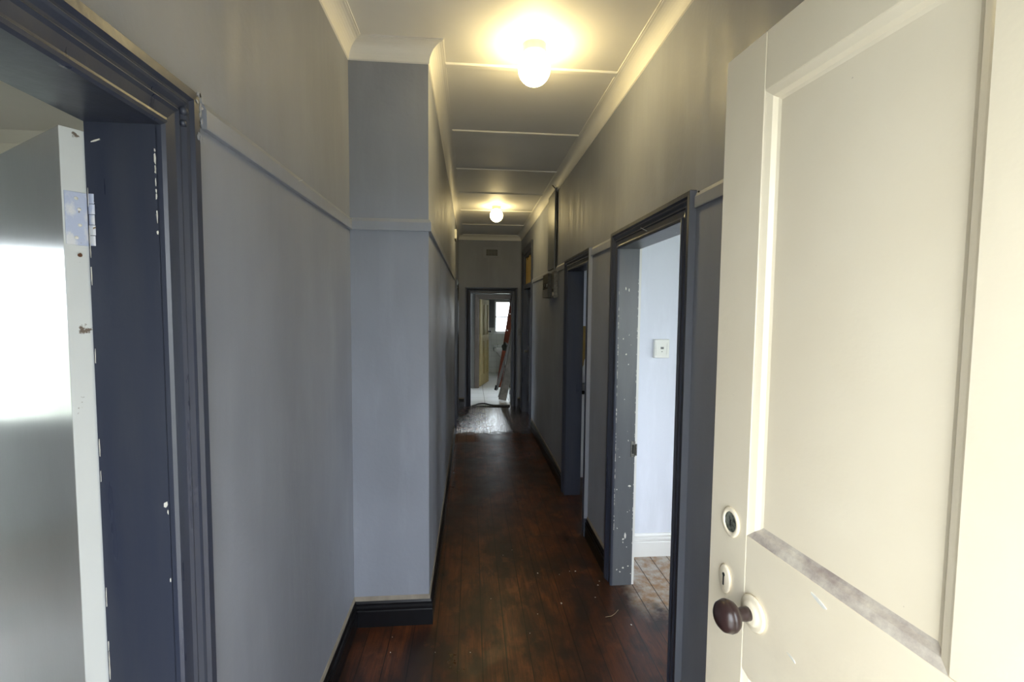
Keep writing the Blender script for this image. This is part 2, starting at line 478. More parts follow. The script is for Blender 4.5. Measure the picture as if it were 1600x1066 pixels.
# lobby and bathroom
bm = bmesh.new()
box(bm, -.55, XC - .18, 8.20, 10.33, 0, H, 0)
wall(bm, .96, 1.10, 8.35, 10.33, H, [(8.50, 10.1, .03, 2.4)])
box(bm, XR, .96, 8.35, 8.36, 0, H, 0)
wall(bm, -.55, 1.10, 10.20, 10.33, H, [(.16, .86, 0, 1.955)], axis='x', mi=0)
struct('wall_lobby', bm, [M['bathwall']], 'dim grey walls of the small tiled lobby beyond the far doorway', 'wall')
bm = bmesh.new()
holes = [(.64, 1.20, 1.09, 1.965)]
wall(bm, -.60, 1.9, 12.80, 12.95, 1.23, [(.64, 1.75, 1.09, 1.23)], axis='x', mi=1)
wall(bm, -.60, 1.9, 12.80, 12.95, H, [(.64, 1.75, 1.23, 1.965)], axis='x', mi=0, z0=1.23)
for x0, x1 in ((-.75, -.60), (1.9, 2.05)):
    box(bm, x0, x1, 10.33, 12.95, 0, 1.23, 1); box(bm, x0, x1, 10.33, 12.95, 1.23, H, 0)
box(bm, -.60, -.55, 10.20, 10.33, 0, H, 0); box(bm, 1.10, 1.9, 10.20, 10.33, 0, H, 0)
struct('wall_bathroom', bm, [M['bathwall'], M['walltiles']], 'bathroom wall with grey paint above pale tiles', 'wall')
# outdoors
bm = bmesh.new(); box(bm, -40, 40, -40, 45, -.35, -.30)
struct('ground', bm, M['grass'], 'green garden ground outside the house', 'ground')
bm = bmesh.new(); box(bm, -2.5, 2.5, -3.2, -.30, -.30, -.02)
struct('ground_porch', bm, M['paving'], 'paved porch outside the entrance', 'ground')

# ------------------------------------------------------------ cornice, picture rail, skirting
def cove(n=9, d=.081, w=.078):
    pts = [(0, H - d - .004), (.006, H - d)]
    for i in range(n + 1):
        a = i / n * math.pi / 2
        pts.append((.006 + (w - .014) * (1 - math.cos(a)), H - d + (d - .008) * math.sin(a)))
    return pts + [(w - .008, H - .006), (w, H - .006), (w, H + .001), (0, H + .001)]


bm = bmesh.new()
sweep(bm, [(XR, -.03), (XR, YE), (XC, YE), (XC, YC), (XL, YC), (XL, -.03), (XR, -.03)], cove(), lambda a, b, v: (a, b, v), caps=False)
struct('trim_1', bm, M['ceiling'], 'cream coved cornice running round the hallway ceiling', 'cornice')
bm = bmesh.new()
sweep(bm, [(-.8, 3.97), (-4.30, 3.97), (-4.30, -.03)], [(0, H - .16), (.01, H - .16), (.03, H - .08), (.13, H - .012), (0, H - .012)], lambda a, b, v: (a, b, v))
struct('trim_2', bm, M['roomceil'], 'pale cornice in the room behind the left doorway', 'cornice')

RAILP = [(0, 2.070), (.013, 2.070), (.014, 2.074), (.014, 2.112), (.006, 2.128), (0, 2.130)]
def rail(name, path, label):
    bm = bmesh.new(); sweep(bm, path, RAILP, lambda a, b, v: (a, b, v))
    return struct(name, bm, M['rail'], label, 'picture rail')
rail('trim_3', [(XC, 6.16), (XC, YC), (XL, YC), (XL, 1.14)], 'thin picture rail along the left wall and across the pier')
rail('trim_4', [(XR, .0), (XR, 1.765)], 'short picture rail between the cream front door and the nearest right doorway')
rail('trim_5', [(XR, 2.82), (XR, 3.33)], 'short picture rail between the two right doorways')
rail('trim_6', [(XR, 4.245), (XR, 6.60)], 'picture rail on the right wall beyond the second doorway')

def skirt(h):
    return [(0, 0), (.020, 0), (.020, h * .62), (.016, h * .66), (.019, h * .72), (.019, h * .78), (.012, h * .84), (.013, h * .92), (.008, h), (0, h)]
def skirting(name, path, label, h=.135, mat=None, caulk=True):
    bm = bmesh.new(); sweep(bm, path, skirt(h), lambda a, b, v: (a, b, v))
    o = struct(name, bm, mat or M['black'], label, 'skirting board')
    if caulk:
        bm = bmesh.new(); sweep(bm, path, [(0, h), (.006, h), (.003, h + .020), (0, h + .022)], lambda a, b, v: (a, b, v))
        obj('plaster_edge', bm, M['caulk'], o)
    return o
skirting('baseboard_left', [(XC, 6.22), (XC, YC), (XL, YC), (XL, 1.13)], 'black moulded skirting board along the left wall and around the pier')
skirting('baseboard_right', [(XR, 4.24), (XR, 6.60)], 'black skirting board on the right wall beyond the second doorway')
skirting('baseboard_middle', [(XR, 2.81), (XR, 3.335)], 'black skirting board between the two right doorways')
skirting('baseboard_near', [(XR, .0), (XR, 1.78)], 'black skirting board behind the cream front door')
skirting('baseboard_end', [(-.115, YE), (XC, YE), (XC, 7.38)], 'black skirting board at the left foot of the end wall')
skirting('baseboard_corner', [(XR, 7.85), (XR, YE), (.825, YE)], 'black skirting board at the right foot of the end wall')
skirting('baseboard_room', [(4.30, 3.045), (XRB, 3.045)], 'white skirting board in the bright room to the right', h=.158, mat=M['white_gloss'], caulk=False)
skirting('baseboard_side', [(XC - .18, 3.97), (-4.30, 3.97)], 'black skirting board in the room behind the left doorway')

# ------------------------------------------------------------ door frames
ARCH = [(0, 0), (0, .010), (.004, .016), (.011, .017), (.015, .011), (.020, .010), (.040, .013), (.046, .018), (.051, .013), (.056, .014),
        (.064, .021), (.069, .023), (.073, .019), (.077, .020), (.083, .027), (.100, .028), (.102, .026), (.102, 0)]


def frame(name, label, fmap, a0, a1, zt, depth, paint_side=None, lin=None, stop=True, loc=None, room_arch=True):
    """architrave round an opening a0..a1 up to zt plus a board lining of the wall thickness (depth = wall thickness)"""
    root = empty(name, fmap((a0 + a1) / 2, 0, 0)); tag(root, label, 'door frame', None, S)
    inv = Matrix.Translation(-Vector(root.location))
    def fin(bm, nm, mat, **kw):
        bmesh.ops.transform(bm, matrix=inv, verts=bm.verts)
        return obj(nm, bm, mat, root, **kw)
    path = [(a0, 0), (a0, zt), (a1, zt), (a1, 0)]
    bm = bmesh.new(); sweep(bm, path, ARCH, fmap); fin(bm, 'architrave', M['trim'])
    bm = bmesh.new(); sweep(bm, path, [(0, .001), (.0205, .001), (.0205, -depth - .001), (0, -depth - .001)], fmap); fin(bm, 'jamb_lining', lin or M['trim'])
    if stop:
        bm = bmesh.new(); sweep(bm, path, [(0, -depth * .62), (-.012, -depth * .62), (-.012, -depth + .038), (0, -depth + .038)], fmap); fin(bm, 'door_stop', lin or M['trim'])
    if room_arch:
        bm = bmesh.new(); sweep(bm, path, [(.004, -depth), (.004, -depth - .016), (.09, -depth - .022), (.09, -depth)], fmap); fin(bm, 'room_architrave', M['white_gloss'] if lin is M['reveal'] else M['trim'])
    return root, fin


mapL = lambda y, z, v: (XL + v, y, z)
mapR = lambda y, z, v: (XR - v, y, z)
fL, finL = frame('trim_7', 'dark slate moulded door frame of the open doorway on the near left', mapL, .20, .985, 2.02, XL - XLB, room_arch=False, stop=False)
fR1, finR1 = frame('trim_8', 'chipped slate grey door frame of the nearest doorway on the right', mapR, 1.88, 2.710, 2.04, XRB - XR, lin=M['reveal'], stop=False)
fR2, finR2 = frame('trim_9', 'slate door frame of the second doorway on the right', mapR, 3.44, 4.130, 2.03, XRB - XR, stop=False)
fR3, finR3 = frame('trim_10', 'tall dark door frame with a fanlight at the far right', mapR, 6.72, 7.72, 2.58, XRB - XR, stop=False)
fE, finE = frame('trim_11', 'dark door frame of the far doorway in the end wall', lambda x, z, v: (x, YE - v, z), 0.0, .71, 1.985, .15, room_arch=False, stop=False)
fL2, finL2 = frame('trim_12', 'dark door frame at the far end of the left wall', lambda y, z, v: (XC + v, y, z), 6.45, 7.25, 2.02, .18, room_arch=False, stop=False)

# paint smear: wall paint on the near side edge of the two right-hand frames and left frame
for fin, y in ((finR1, 1.778), (finR2, 3.338)):
    bm = bmesh.new(); box(bm, XR - .0275, XR, y - .0016, y - .0002, .14, 2.14 if y < 2 else 2.13)
    fin(bm, 'wall_paint_edge', M['rail'])
# strike plate on the near right jamb
bm = bmesh.new(); box(bm, .963, .988, 2.705, 2.7105, .80, .895); finR1(bm, 'strike_plate', M['steel'], bevel=.001)
bm = bmesh.new(); box(bm, .968, .979, 2.7035, 2.7055, .82, .875); finR1(bm, 'strike_hole', M['dark'])
bm = bmesh.new(); tube(bm, [(.991, 2.700, .81), (.991, 2.700, .88)], .006, 8); finR1(bm, 'keeper_pin', M['steel'])


def flake(bm, c, u, v, su, sv, n=7):
    """small irregular flat chip centred at c in directions u, v, with thickness"""
    c, u, v = Vector(c), Vector(u), Vector(v); w = u.cross(v).normalized() * .0006
    ang = [2 * math.pi * (k + random.uniform(-.3, .3)) / n for k in range(n)]
    rr = [random.uniform(.55, 1.1) for _ in range(n)]
    top = [bm.verts.new(c + w + u * su * r * math.cos(a) + v * sv * r * math.sin(a)) for a, r in zip(ang, rr)]
    bot = [bm.verts.new(p.co - 2 * w) for p in top]
    bm.faces.new(top); bm.faces.new(bot[::-1])
    for k in range(n): bm.faces.new((top[k], bot[k], bot[(k + 1) % n], top[(k + 1) % n]))


bm = bmesh.new()
YJ = 2.7095
for x, z, s, q in ((.92, 1.81, .004, .012), (.945, 1.80, .004, .013), (.935, 1.42, .006, .007), (.955, 1.535, .003, .005), (.955, 1.36, .003, .004), (.895, .36, .004, .005),
                   (.985, .62, .011, .006), (.962, .315, .008, .022), (.945, .29, .008, .008), (.945, .27, .004, .006), (.93, 1.15, .003, .003), (.975, .46, .003, .003), (.90, .80, .005, .003),
                   (.968, .90, .003, .006), (.885, .60, .003, .005), (.90, .10, .005, .004), (.925, .085, .006, .005), (.95, .11, .007, .006), (.99, .12, .006, .004), (.975, .24, .003, .003)):
    flake(bm, (XR + (x - XR) * .77, YJ, z), (1, 0, 0), (0, 0, 1), s, q)
for k in range(70):                      # worn arris between lining and moulding
    z = random.uniform(.35, 1.85)
    flake(bm, (XR + .0005, YJ - .001, z), (1, 0, 0), (0, 0, 1), random.uniform(.0008, .0022), random.uniform(.003, .014), 5)
for k in range(34):
    z = random.uniform(.2, 1.95)
    flake(bm, (XRB - .002, YJ - .0005, z), (1, 0, 0), (0, 0, 1), random.uniform(.0008, .002), random.uniform(.003, .010), 5)
finR1(bm, 'paint_chips', M['chip'])
bm = bmesh.new()
for k in range(13):
    z = random.choice((random.uniform(1.80, 1.98), random.uniform(1.80, 1.98), random.uniform(.8, 1.95)))
    flake(bm, (XL + .0015 - .004, .9843, z), (1, 0, 0), (0, 0, 1), random.uniform(.0008, .002), random.uniform(.004, .014), 5)
flake(bm, (XL - .006, .9842, 1.27), (1, 0, 0), (0, 0, 1), .004, .008)
flake(bm, (-.715, .9842, 1.985), (1, 0, .35), (0, 0, 1), .011, .002)
for k in range(16):
    flake(bm, (XLB + .002, .9842, random.uniform(.4, 1.9)), (1, 0, 0), (0, 0, 1), random.uniform(.0005, .0012), random.uniform(.006, .03), 5)
finL(bm, 'paint_chips', M['chip'])
# ragged filler on the corner of the left frame and at the top of the right one
bm = bmesh.new()
for k in range(14):
    flake(bm, (XL + .0285, 1.088 + random.uniform(-.012, .015), 2.118 - random.uniform(-.004, .09) ** 1), (0, 1, 0), (0, 0, 1), random.uniform(.003, .008), random.uniform(.004, .013), 6)
for k in range(10):
    flake(bm, (XL + .003, 1.12 + random.uniform(-.014, .03), 2.10 + random.uniform(-.035, .03)), (0, 1, 0), (0, 0, 1), random.uniform(.004, .01), random.uniform(.003, .01), 6)
finL(bm, 'filler_smear', M['rail'])
bm = bmesh.new()
lathe(bm, [(0, 0), (.008, 0), (.0085, .006), (.006, .011), (0, .012)], 14, Matrix.Translation((XL + .014, 1.045, 2.07)) @ Matrix.Rotation(R(90), 4, 'Y'))
lathe(bm, [(0, 0), (.006, 0), (.006, .008), (0, .010)], 12, Matrix.Translation((XL + .014, 1.043, 2.045)) @ Matrix.Rotation(R(90), 4, 'Y'))
finL(bm, 'painted_bolt_head', M['trim'], smooth=True)

# ------------------------------------------------------------ cream front door (open, right)
def place(o, x, y, ang):
    o.location = (x, y, 0); o.rotation_euler = (0, 0, ang)


front = empty('door_1'); place(front, .4681, .8564, math.atan2(-.9962, .0872))
tag(front, 'old cream panelled front door standing open at the right, with a dark round knob', 'door', None, S)
# local frame: +x runs from the free edge to the hinge, -y... the visible face is y=0 looking toward -y side
# local x axis = (.0872,-.9962); local y axis = (.9962,.0872) points away from the camera, so the visible face is y=0
DW, DH, DT = .872, 2.125, .044
px0, px1, px2, px3 = .104, .425, .522, .772
zb0, zb1, zt0, zt1 = .22, 1.043, 1.283, 2.030
bm = bmesh.new()
box(bm, 0, px0, 0, DT, .008, DH); box(bm, px3, DW, 0, DT, .008, DH)
obj('stile', bm, M['cream'], front, bevel=.0016)
bm = bmesh.new(); box(bm, px1, px2, 0, DT, zt0 + .0005, zt1 - .0005); box(bm, px1, px2, 0, DT, zb0 + .0005, zb1 - .0005)
obj('muntin', bm, M['cream'], front, bevel=.0014)
for a, b in ((zt1, DH), (zb1, zt0), (.008, zb0)):
    bm = bmesh.new(); box(bm, px0 + .0004, px3 - .0004, .0002, DT, a, b); obj('rail', bm, M['cream'], front, bevel=.0012)
for (a, b, c, d) in ((px0, px1, zt0, zt1), (px2, px3, zt0, zt1), (px0, px1, zb0, zb1), (px2, px3, zb0, zb1)):
    bm = bmesh.new()
    # sloped moulding down to the sunk panel; the sill strip of it is grimy
    prof = [(0, .001), (-.003, .0025), (-.012, .006), (-.017, .0125), (-.022, .0145), (-.022, .030), (0, .030)]
    sweep(bm, [(a, c), (a, d), (b, d), (b, c)], prof, lambda p, q, v: (p, v, q))
    sweep(bm, [(b, c), (a, c)], prof, lambda p, q, v: (p, v, q), mi=1)
    pan = None
    mo_bm = bm
    bm = bmesh.new(); box(bm, a + .0005, b - .0005, .0145, .030, c + .0005, d - .0005)
    pan = obj('panel', bm, M['cream'], front)
    obj('panel_moulding', mo_bm, [M['cream'], M['creamgrime']], pan)

def disc(bm, prof, x, y, z, n=36, sx=1, sz=1):
    """lathe turned so that its axis points out of the visible face (local -y)"""
    lathe(bm, prof, n, Matrix.Translation((x, y, z)) @ Matrix.Diagonal((sx, 1, sz, 1)) @ Matrix.Rotation(R(90), 4, 'X'))
bm = bmesh.new(); disc(bm, [(.0, 0), (.029, 0), (.030, .003), (.0265, .006), (.022, .0055), (.019, .009), (.014, .011), (.0, .011)], .130, 0, 1.160)
rose = obj('knob_rose', bm, M['cream'], front, smooth=True); rose['label'] = 'cream painted round knob plate'
bm = bmesh.new(); disc(bm, [(.0, .010), (.011, .010), (.0115, .020), (.010, .028), (.013, .033), (.022, .038), (.0258, .0445), (.0265, .050), (.0252, .0513), (.0257, .053), (.0235, .060), (.0175, .0655), (.009, .0685), (.0, .069)], .130, 0, 1.160)
kn = obj('door_knob', bm, M['knob'], front, smooth=True); kn['label'] = 'dark brown round knob'
bm = bmesh.new(); disc(bm, [(.0160, .0), (.0235, .0), (.0245, .0018), (.022, .0038), (.0185, .004), (.0165, .0028), (.0160, .0)], .062, 0, 1.288, sz=1.12)
lr = obj('lock_ring', bm, M['cream'], front, smooth=True)
bm = bmesh.new(); disc(bm, [(0, 0), (.0162, 0), (.0162, .0018), (0, .0018)], .062, 0, 1.288, sz=1.12)
obj('lock_cylinder', bm, simple('verdigris_lock', (.05, .06, .045), .35, .5, var=.8, scale=160, c2=(.35, .36, .30)), lr)
bm = bmesh.new(); box(bm, .0606, .0632, -.0026, -.001, 1.281, 1.292); obj('key_slot', bm, M['dark'], lr)
bm = bmesh.new(); disc(bm, [(0, 0), (.0165, 0), (.0175, .0025), (.0145, .0045), (0, .0045)], .052, 0, 1.176, sz=1.55)
es = obj('escutcheon', bm, M['cream'], front, smooth=True)
bm = bmesh.new(); disc(bm, [(0, .0044), (.0034, .0044), (.0034, .0052), (0, .0052)], .052, 0, 1.184, n=14)
box(bm, .0502, .0538, -.0052, -.0044, 1.164, 1.184); obj('keyhole', bm, M['dark'], es)
for z in (.45, 1.85):
    bm = bmesh.new(); tube(bm, [(DW + .006, -.004, z - .05), (DW + .006, -.004, z + .05)], .006, 10); box(bm, DW - .001, DW + .002, -.002, .03, z - .05, z + .05)
    obj('hinge', bm, M['steel'], front)
# white knocks and a scratch on the door
bm = bmesh.new()
for x, z, sx, sz in ((.26, 1.262, .017, .004), (.215, 1.145, .010, .0022)):
    flake(bm, (x, -.0004, z), (1, 0, -.3), (0, 0, 1), sx, sz)
obj('bare_patch', bm, M['chip'], front)

# front door frame
bm = bmesh.new()
sweep(bm, [(-.35, 0), (-.35, 2.14), (.55, 2.14), (.55, 0)], [(0, 0), (.02, 0), (.02, -.27), (0, -.27)], lambda x, z, v: (x, -.03 + v, z))
struct('trim_13', bm, M['cream'], 'cream frame of the entrance doorway beside the camera', 'door frame')

# ------------------------------------------------------------ left door (open into the room)
ld = empty('door_2'); place(ld, -.7602, .959, math.atan2(.575, -.818))
tag(ld, 'glossy flush off-white door folded back into the left room, reflecting a window', 'door', None, S)
# local +x runs away from the hinge edge, face toward the camera at local y = 0, thickness to local y = -T... checked below
ex = Vector((-.818, .575, 0)).normalized(); nrm = Vector((-.575, -.818, 0)).normalized()   # nrm faces the camera
# local y axis = z cross ex = (-.575,-.818): the camera side is +y
bm = bmesh.new(); box(bm, .0, .78, -.040, 0, .01, 2.003, {'*': 0, '-x': 1})
leaf = obj('leaf', bm, [M['gloss_door'], M['door_edge']], ld, bevel=.0015)
def hinge(zc):
    bm = bmesh.new(); box(bm, -.0025, .0005, -.0400, -.003, zc - .050, zc + .050)
    hg = obj('hinge', bm, M['hinge'], ld, bevel=.0008); hg['label'] = 'pale blue painted butt hinge'
    bm = bmesh.new()
    for k in range(5):
        a = zc - .050 + k * .020
        tube(bm, [(-.0075, -.0445, a + .0006), (-.0075, -.0445, a + .0194)], [.0080 + .0005 * (k % 2)] * 2, 14)
    obj('knuckle', bm, M['hinge'], hg)
    for y, z in ((-.020, .038), (-.024, .018), (-.024, -.012), (-.018, -.036)):
        bm = bmesh.new(); lathe(bm, [(0, 0), (.0032, 0), (.003, .0010), (0, .0012)], 12, Matrix.Translation((-.0025, y, zc + z)) @ Matrix.Rotation(R(-90), 4, 'Y'))
        obj('screw', bm, M['chip'], hg, smooth=True)
    bm = bmesh.new()
    for z, s in ((.040, .009), (.030, .013), (.018, .010), (.003, .007), (-.015, .006), (-.042, .009)):
        flake(bm, (-.012, -.049, zc + z), (.5, -.8, 0), (0, 0, 1), s * .7, s, 7)
    obj('paint_flake', bm, M['door_edge'], hg)
hinge(1.835); hinge(.30)

# ------------------------------------------------------------ far doors
d4 = empty('door_3', (XRB - .03, 6.735, 0)); tag(d4, 'closed slate door under the fanlight at the far right', 'door', None, S)
bm = bmesh.new(); box(bm, -.02, .018, 0, .97, .01, 2.03); obj('leaf', bm, M['trim'], d4)
for z0, z1 in ((.2, .95), (1.1, 1.9)):
    for y0 in (.13, .56):
        bm = bmesh.new(); sweep(bm, [(y0, z0), (y0, z1), (y0 + .28, z1), (y0 + .28, z0), (y0, z0)], [(0, 0), (-.018, 0), (-.012, .010), (0, .012)], lambda a, b, v: (-.02 - v, a, b)); obj('panel_moulding', bm, M['trim'], d4)
bm = bmesh.new(); lathe(bm, [(0, 0), (.025, 0), (.02, .01), (.01, .02), (.024, .035), (.026, .05), (.015, .06), (0, .062)], 18, Matrix.Translation((-.02, .91, 1.02)) @ Matrix.Rotation(R(-90), 4, 'Y')); obj('door_knob', bm, M['steel'], d4, smooth=True)
bm = bmesh.new(); box(bm, XR + .002, XRB, 6.72, 7.72, 2.035, 2.085); finR3(bm, 'transom_bar', M['trim'])
w5 = empty('window_1', (XR + .004, 6.72, 2.086)); tag(w5, 'dark framed fanlight with yellowed blind above the far right door', 'window', None, S)
bm = bmesh.new(); sweep(bm, [(.001, .0), (.001, .492), (.999, .492), (.999, .0), (.001, .0)], [(0, 0), (-.022, 0), (-.022, .03), (0, .03)], lambda a, b, v: (v, a, b)); obj('window_frame', bm, M['trim'], w5)
bm = bmesh.new(); box(bm, .024, .027, .02, .98, .02, .475); obj('pane', bm, M['glass'], w5)
for k in range(7):
    bm = bmesh.new(); y = .024 + k * .125
    box(bm, .014 + .004 * (k % 2), .018 + .004 * (k % 2), y, y + .124, .024, .445 - .02 * (k % 3)); obj('blind_slat', bm, M['blind'], w5)

# bathroom door
bd = empty('door_4', (.190, 10.36, 0), math.atan2(.80, .215)); tag(bd, 'warmly lit cream panelled door half open beyond the far doorway', 'door', None, S)
# local +x runs from the hinge; the face seen from the hall is local y<0
bm = bmesh.new()
BW, BH = .83, 1.935
for a, b, c, d in ((0, .1, .01, BH), (.73, BW, .01, BH), (.1, .73, .01, .25), (.1, .73, 1.0, 1.14), (.1, .73, 1.82, BH), (.375, .455, .25, 1.0), (.375, .455, 1.14, 1.82)):
    box(bm, a, b, -.02, .02, c, d)
obj('leaf', bm, M['cream_far'], bd)
for a, b, c, d in ((.1, .375, .25, 1.0), (.455, .73, .25, 1.0), (.1, .375, 1.14, 1.82), (.455, .73, 1.14, 1.82)):
    bm = bmesh.new(); box(bm, a, b, -.004, .004, c, d); obj('panel', bm, M['cream_far'], bd)
bm = bmesh.new()
lathe(bm, [(0, 0), (.025, 0), (.022, .008), (.010, .012), (.010, .03), (.022, .04), (.026, .05), (.016, .062), (0, .064)], 20, Matrix.Translation((.78, -.02, 1.20)) @ Matrix.Rotation(R(90), 4, 'X'))
obj('door_knob', bm, M['knob'], bd, smooth=True)
# frame of the inner doorway
bm = bmesh.new()
sweep(bm, [(.18, 0), (.18, 1.935), (.84, 1.935), (.84, 0)], [(0, .0), (0, .012), (.03, .02), (.09, .024), (.10, .02), (.10, 0), (.02, 0), (.02, -.13), (0, -.13)], lambda x, z, v: (x, 10.20 - v, z))
struct('trim_14', bm, simple('dusty_brown_grey_paint', (.125, .10, .08), .5, var=.2, scale=4), 'brown-grey inner door frame around the half open cream door', 'door frame')

# ------------------------------------------------------------ windows
def window(name, label, fmap, a0, a1, z0, z1, nx, nz, mat):
    root = empty(name, fmap(a0, z0, 0)); tag(root, label, 'window', None, S)
    inv = Matrix.Translation(-Vector(root.location))
    def fin(bm, nm, m):
        bmesh.ops.transform(bm, matrix=inv, verts=bm.verts); return obj(nm, bm, m, root)
    bm = bmesh.new(); sweep(bm, [(a0, z0), (a0, z1), (a1, z1), (a1, z0), (a0, z0)], [(0, -.02), (-.045, -.02), (-.045, .03), (0, .03)], fmap)
    def bar(p, q, r, s):
        v = [bm.verts.new(fmap(*c)) for c in ((p, r, -.012), (q, r, -.012), (q, s, -.012), (p, s, -.012), (p, r, .02), (q, r, .02), (q, s, .02), (p, s, .02))]
        for ids in ((0, 1, 2, 3), (4, 7, 6, 5), (0, 4, 5, 1), (1, 5, 6, 2), (2, 6, 7, 3), (3, 7, 4, 0)): bm.faces.new([v[i] for i in ids])
    for k in range(1, nx): x = a0 + (a1 - a0) * k / nx; bar(x - .015, x + .015, z0 + .045, z1 - .045)
    for k in range(1, nz): z = z0 + (z1 - z0) * k / nz; bar(a0 + .045, a1 - .045, z - .015, z + .015)
    fin(bm, 'window_frame', mat)
    bm = bmesh.new()
    v = [bm.verts.new(fmap(*c)) for c in ((a0 + .02, z0 + .02, .002), (a1 - .02, z0 + .02, .002), (a1 - .02, z1 - .02, .002), (a0 + .02, z1 - .02, .002))]
    bm.faces.new(v); fin(bm, 'pane', M['glass'])
    return root, fin


window('window_2', 'window of the left room that shows mirrored in the glossy door', lambda y, z, v: (-4.38 + v, y, z), 1.80, 3.10, .78, 2.15, 1, 2, M['white_gloss'])
window('window_3', 'window lighting the bright room on the right', lambda y, z, v: (4.38 - v, y, z), .7, 2.3, .8, 2.1, 3, 2, M['white_gloss'])
window('window_4', 'window lighting the kitchen', lambda y, z, v: (4.38 - v, y, z), 3.65, 4.75, 1.05, 2.05, 2, 1, M['white_gloss'])
w, finw = window('window_5', 'overexposed bathroom window above the basin', lambda x, z, v: (x, 12.87 - v, z), .64, 1.75, 1.09, 1.965, 2, 2, M['white_gloss'])  # widened to the right, out of view, to let in more daylight
bm = bmesh.new(); box(bm, .62, 1.77, 12.76, 12.86, 1.055, 1.092); finw(bm, 'window_sill', M['white_gloss'])
window('window_9', 'wide window of the room behind the far left doorway', lambda y, z, v: (-4.38 + v, y, z), 5.6, 7.9, .5, 2.2, 3, 2, M['white_gloss'])
window('added_window_10', 'added unseen front window of the room behind the left doorway', lambda x, z, v: (x, -.17 + v, z), -3.5, -1.7, .6, 2.2, 2, 2, M['white_gloss'])  # second window, out of view, added to brighten the left room
window('added_window_8', 'added window of the room behind the fanlight, lighting its blind', lambda y, z, v: (4.38 - v, y, z), 6.2, 7.7, .8, 2.2, 2, 2, M['white_gloss'])  # unseen, added so daylight glows through the fanlight blind
window('window_6', 'window in the front wall of the bright room', lambda x, z, v: (x, -.17 + v, z), 1.5, 3.8, .6, 2.2, 3, 2, M['white_gloss'])  # unseen, enlarged to brighten the wall seen through the doorway

window('added_window_7', 'tall unseen glazed opening, added for light, in the side wall of the tiled lobby', lambda y, z, v: (1.04 - v, y, z), 8.50, 10.1, .03, 2.4, 2, 2, M['white_gloss'])  # out of view, added to brighten the lobby

# ------------------------------------------------------------ ceiling lights
def ceiling_light(y, x, label, glass='globe'):
    r = empty('ceiling_light', (x, y, H)); tag(r, label, 'ceiling light', 'globe lights along the hallway ceiling')
    bm = bmesh.new(); lathe(bm, [(0, -.040), (.052, -.040), (.056, -.037), (.058, -.004), (.060, .0), (0, .0)], 36); obj('lamp_base', bm, M['lampbase'], r, smooth=False)
    prof = [(0, -.192)]
    for k in range(1, 15):
        a = -math.pi / 2 + k / 16 * math.pi
        prof.append((.080 * math.cos(a), -.112 + .080 * math.sin(a)))
    prof += [(.046, -.046), (.046, -.040), (0, -.040)]
    bm = bmesh.new(); lathe(bm, prof, 36); g = obj('globe', bm, M[glass], r, smooth=True); g['label'] = 'glowing opal glass globe'
    return r
ceiling_light(2.385, .307, 'lit opal globe ceiling light nearest the camera')
ceiling_light(5.950, .312, 'lit opal globe ceiling light further down the hallway', 'globe_dim')

# ------------------------------------------------------------ wall things
# air vent
v = empty('air_vent', (.357, YE, 2.685)); tag(v, 'small painted air vent grille high on the end wall above the far doorway', 'vent')
bm = bmesh.new(); wall(bm, -.150, .150, -.008, 0, .092, [(-.095, .095, -.05, .05)], axis='x', z0=-.092); obj('vent_plate', bm, M['wall'], v, bevel=.001)
bm = bmesh.new(); box(bm, -.096, .096, -.002, 0, -.051, .051); obj('vent_backing', bm, M['dark'], v)
bm = bmesh.new()
for k in range(1, 7): x = -.095 + .19 * k / 7; box(bm, x - .003, x + .003, -.006, -.002, -.05, .05)
for k in range(1, 4): z = -.05 + .1 * k / 4; box(bm, -.095, .095, -.009, -.002, z - .003, z + .003)
obj('grille', bm, M['wall'], v)

# duct cover and meter box
dc = empty('duct_cover', (XR, 4.98, 2.12)); tag(dc, 'tall flat painted duct cover on the right wall above the meter box', 'duct')
bm = bmesh.new(); box(bm, -.024, 0, -.20, .20, 0, .79); obj('cover_board', bm, M['cablecover'], dc, bevel=.002)
bm = bmesh.new(); box(bm, -.029, 0, -.222, -.20, -.02, .80); obj('edge_strip', bm, M['cablecover'], dc, bevel=.002)
bm = bmesh.new(); tube(bm, [(-.010, -.235, .05 - .10), (-.014, -.238, .02), (-.008, -.236, .25), (-.010, -.235, .74), (-.02, -.18, .80), (-.045, -.16, .835)], .006, 8); obj('cable', bm, M['cable'], dc, smooth=True)

mb = empty('meter_box', (XR, 5.03, 1.82)); tag(mb, 'dark electrical distribution box with breaker switches on the right wall', 'electrical box')
bm = bmesh.new(); box(bm, -.072, 0, -.165, .175, 0, .25); obj('body', bm, M['meter'], mb, bevel=.003)
bm = bmesh.new(); box(bm, -.0735, -.0718, -.150, .160, .09, .16); sw = obj('switch_panel', bm, M['dark'], mb)
for k in range(7):
    bm = bmesh.new(); box(bm, -.080, -.0733, -.135 + k * .04, -.110 + k * .04, .108 + .008 * (k % 2), .142); obj('breaker', bm, M['steel'] if k % 3 == 0 else M['dark'], sw)
bm = bmesh.new(); box(bm, -.077, -.0715, -.165, .175, .0, .088); obj('lower_flap', bm, M['boxgrey'], mb, bevel=.002)
sb = empty('switch_box', (XR, 4.775, 1.815)); tag(sb, 'smaller scuffed metal cover fixed beside the meter box, nearer the camera', 'electrical box')
bm = bmesh.new(); box(bm, -.036, 0, -.085, .085, 0, .265); obj('body', bm, M['meter_side'], sb, bevel=.003)
bm = bmesh.new(); box(bm, -.040, 0, -.092, -.084, -.003, .268); obj('edge_strip', bm, M['boxgrey'], sb)
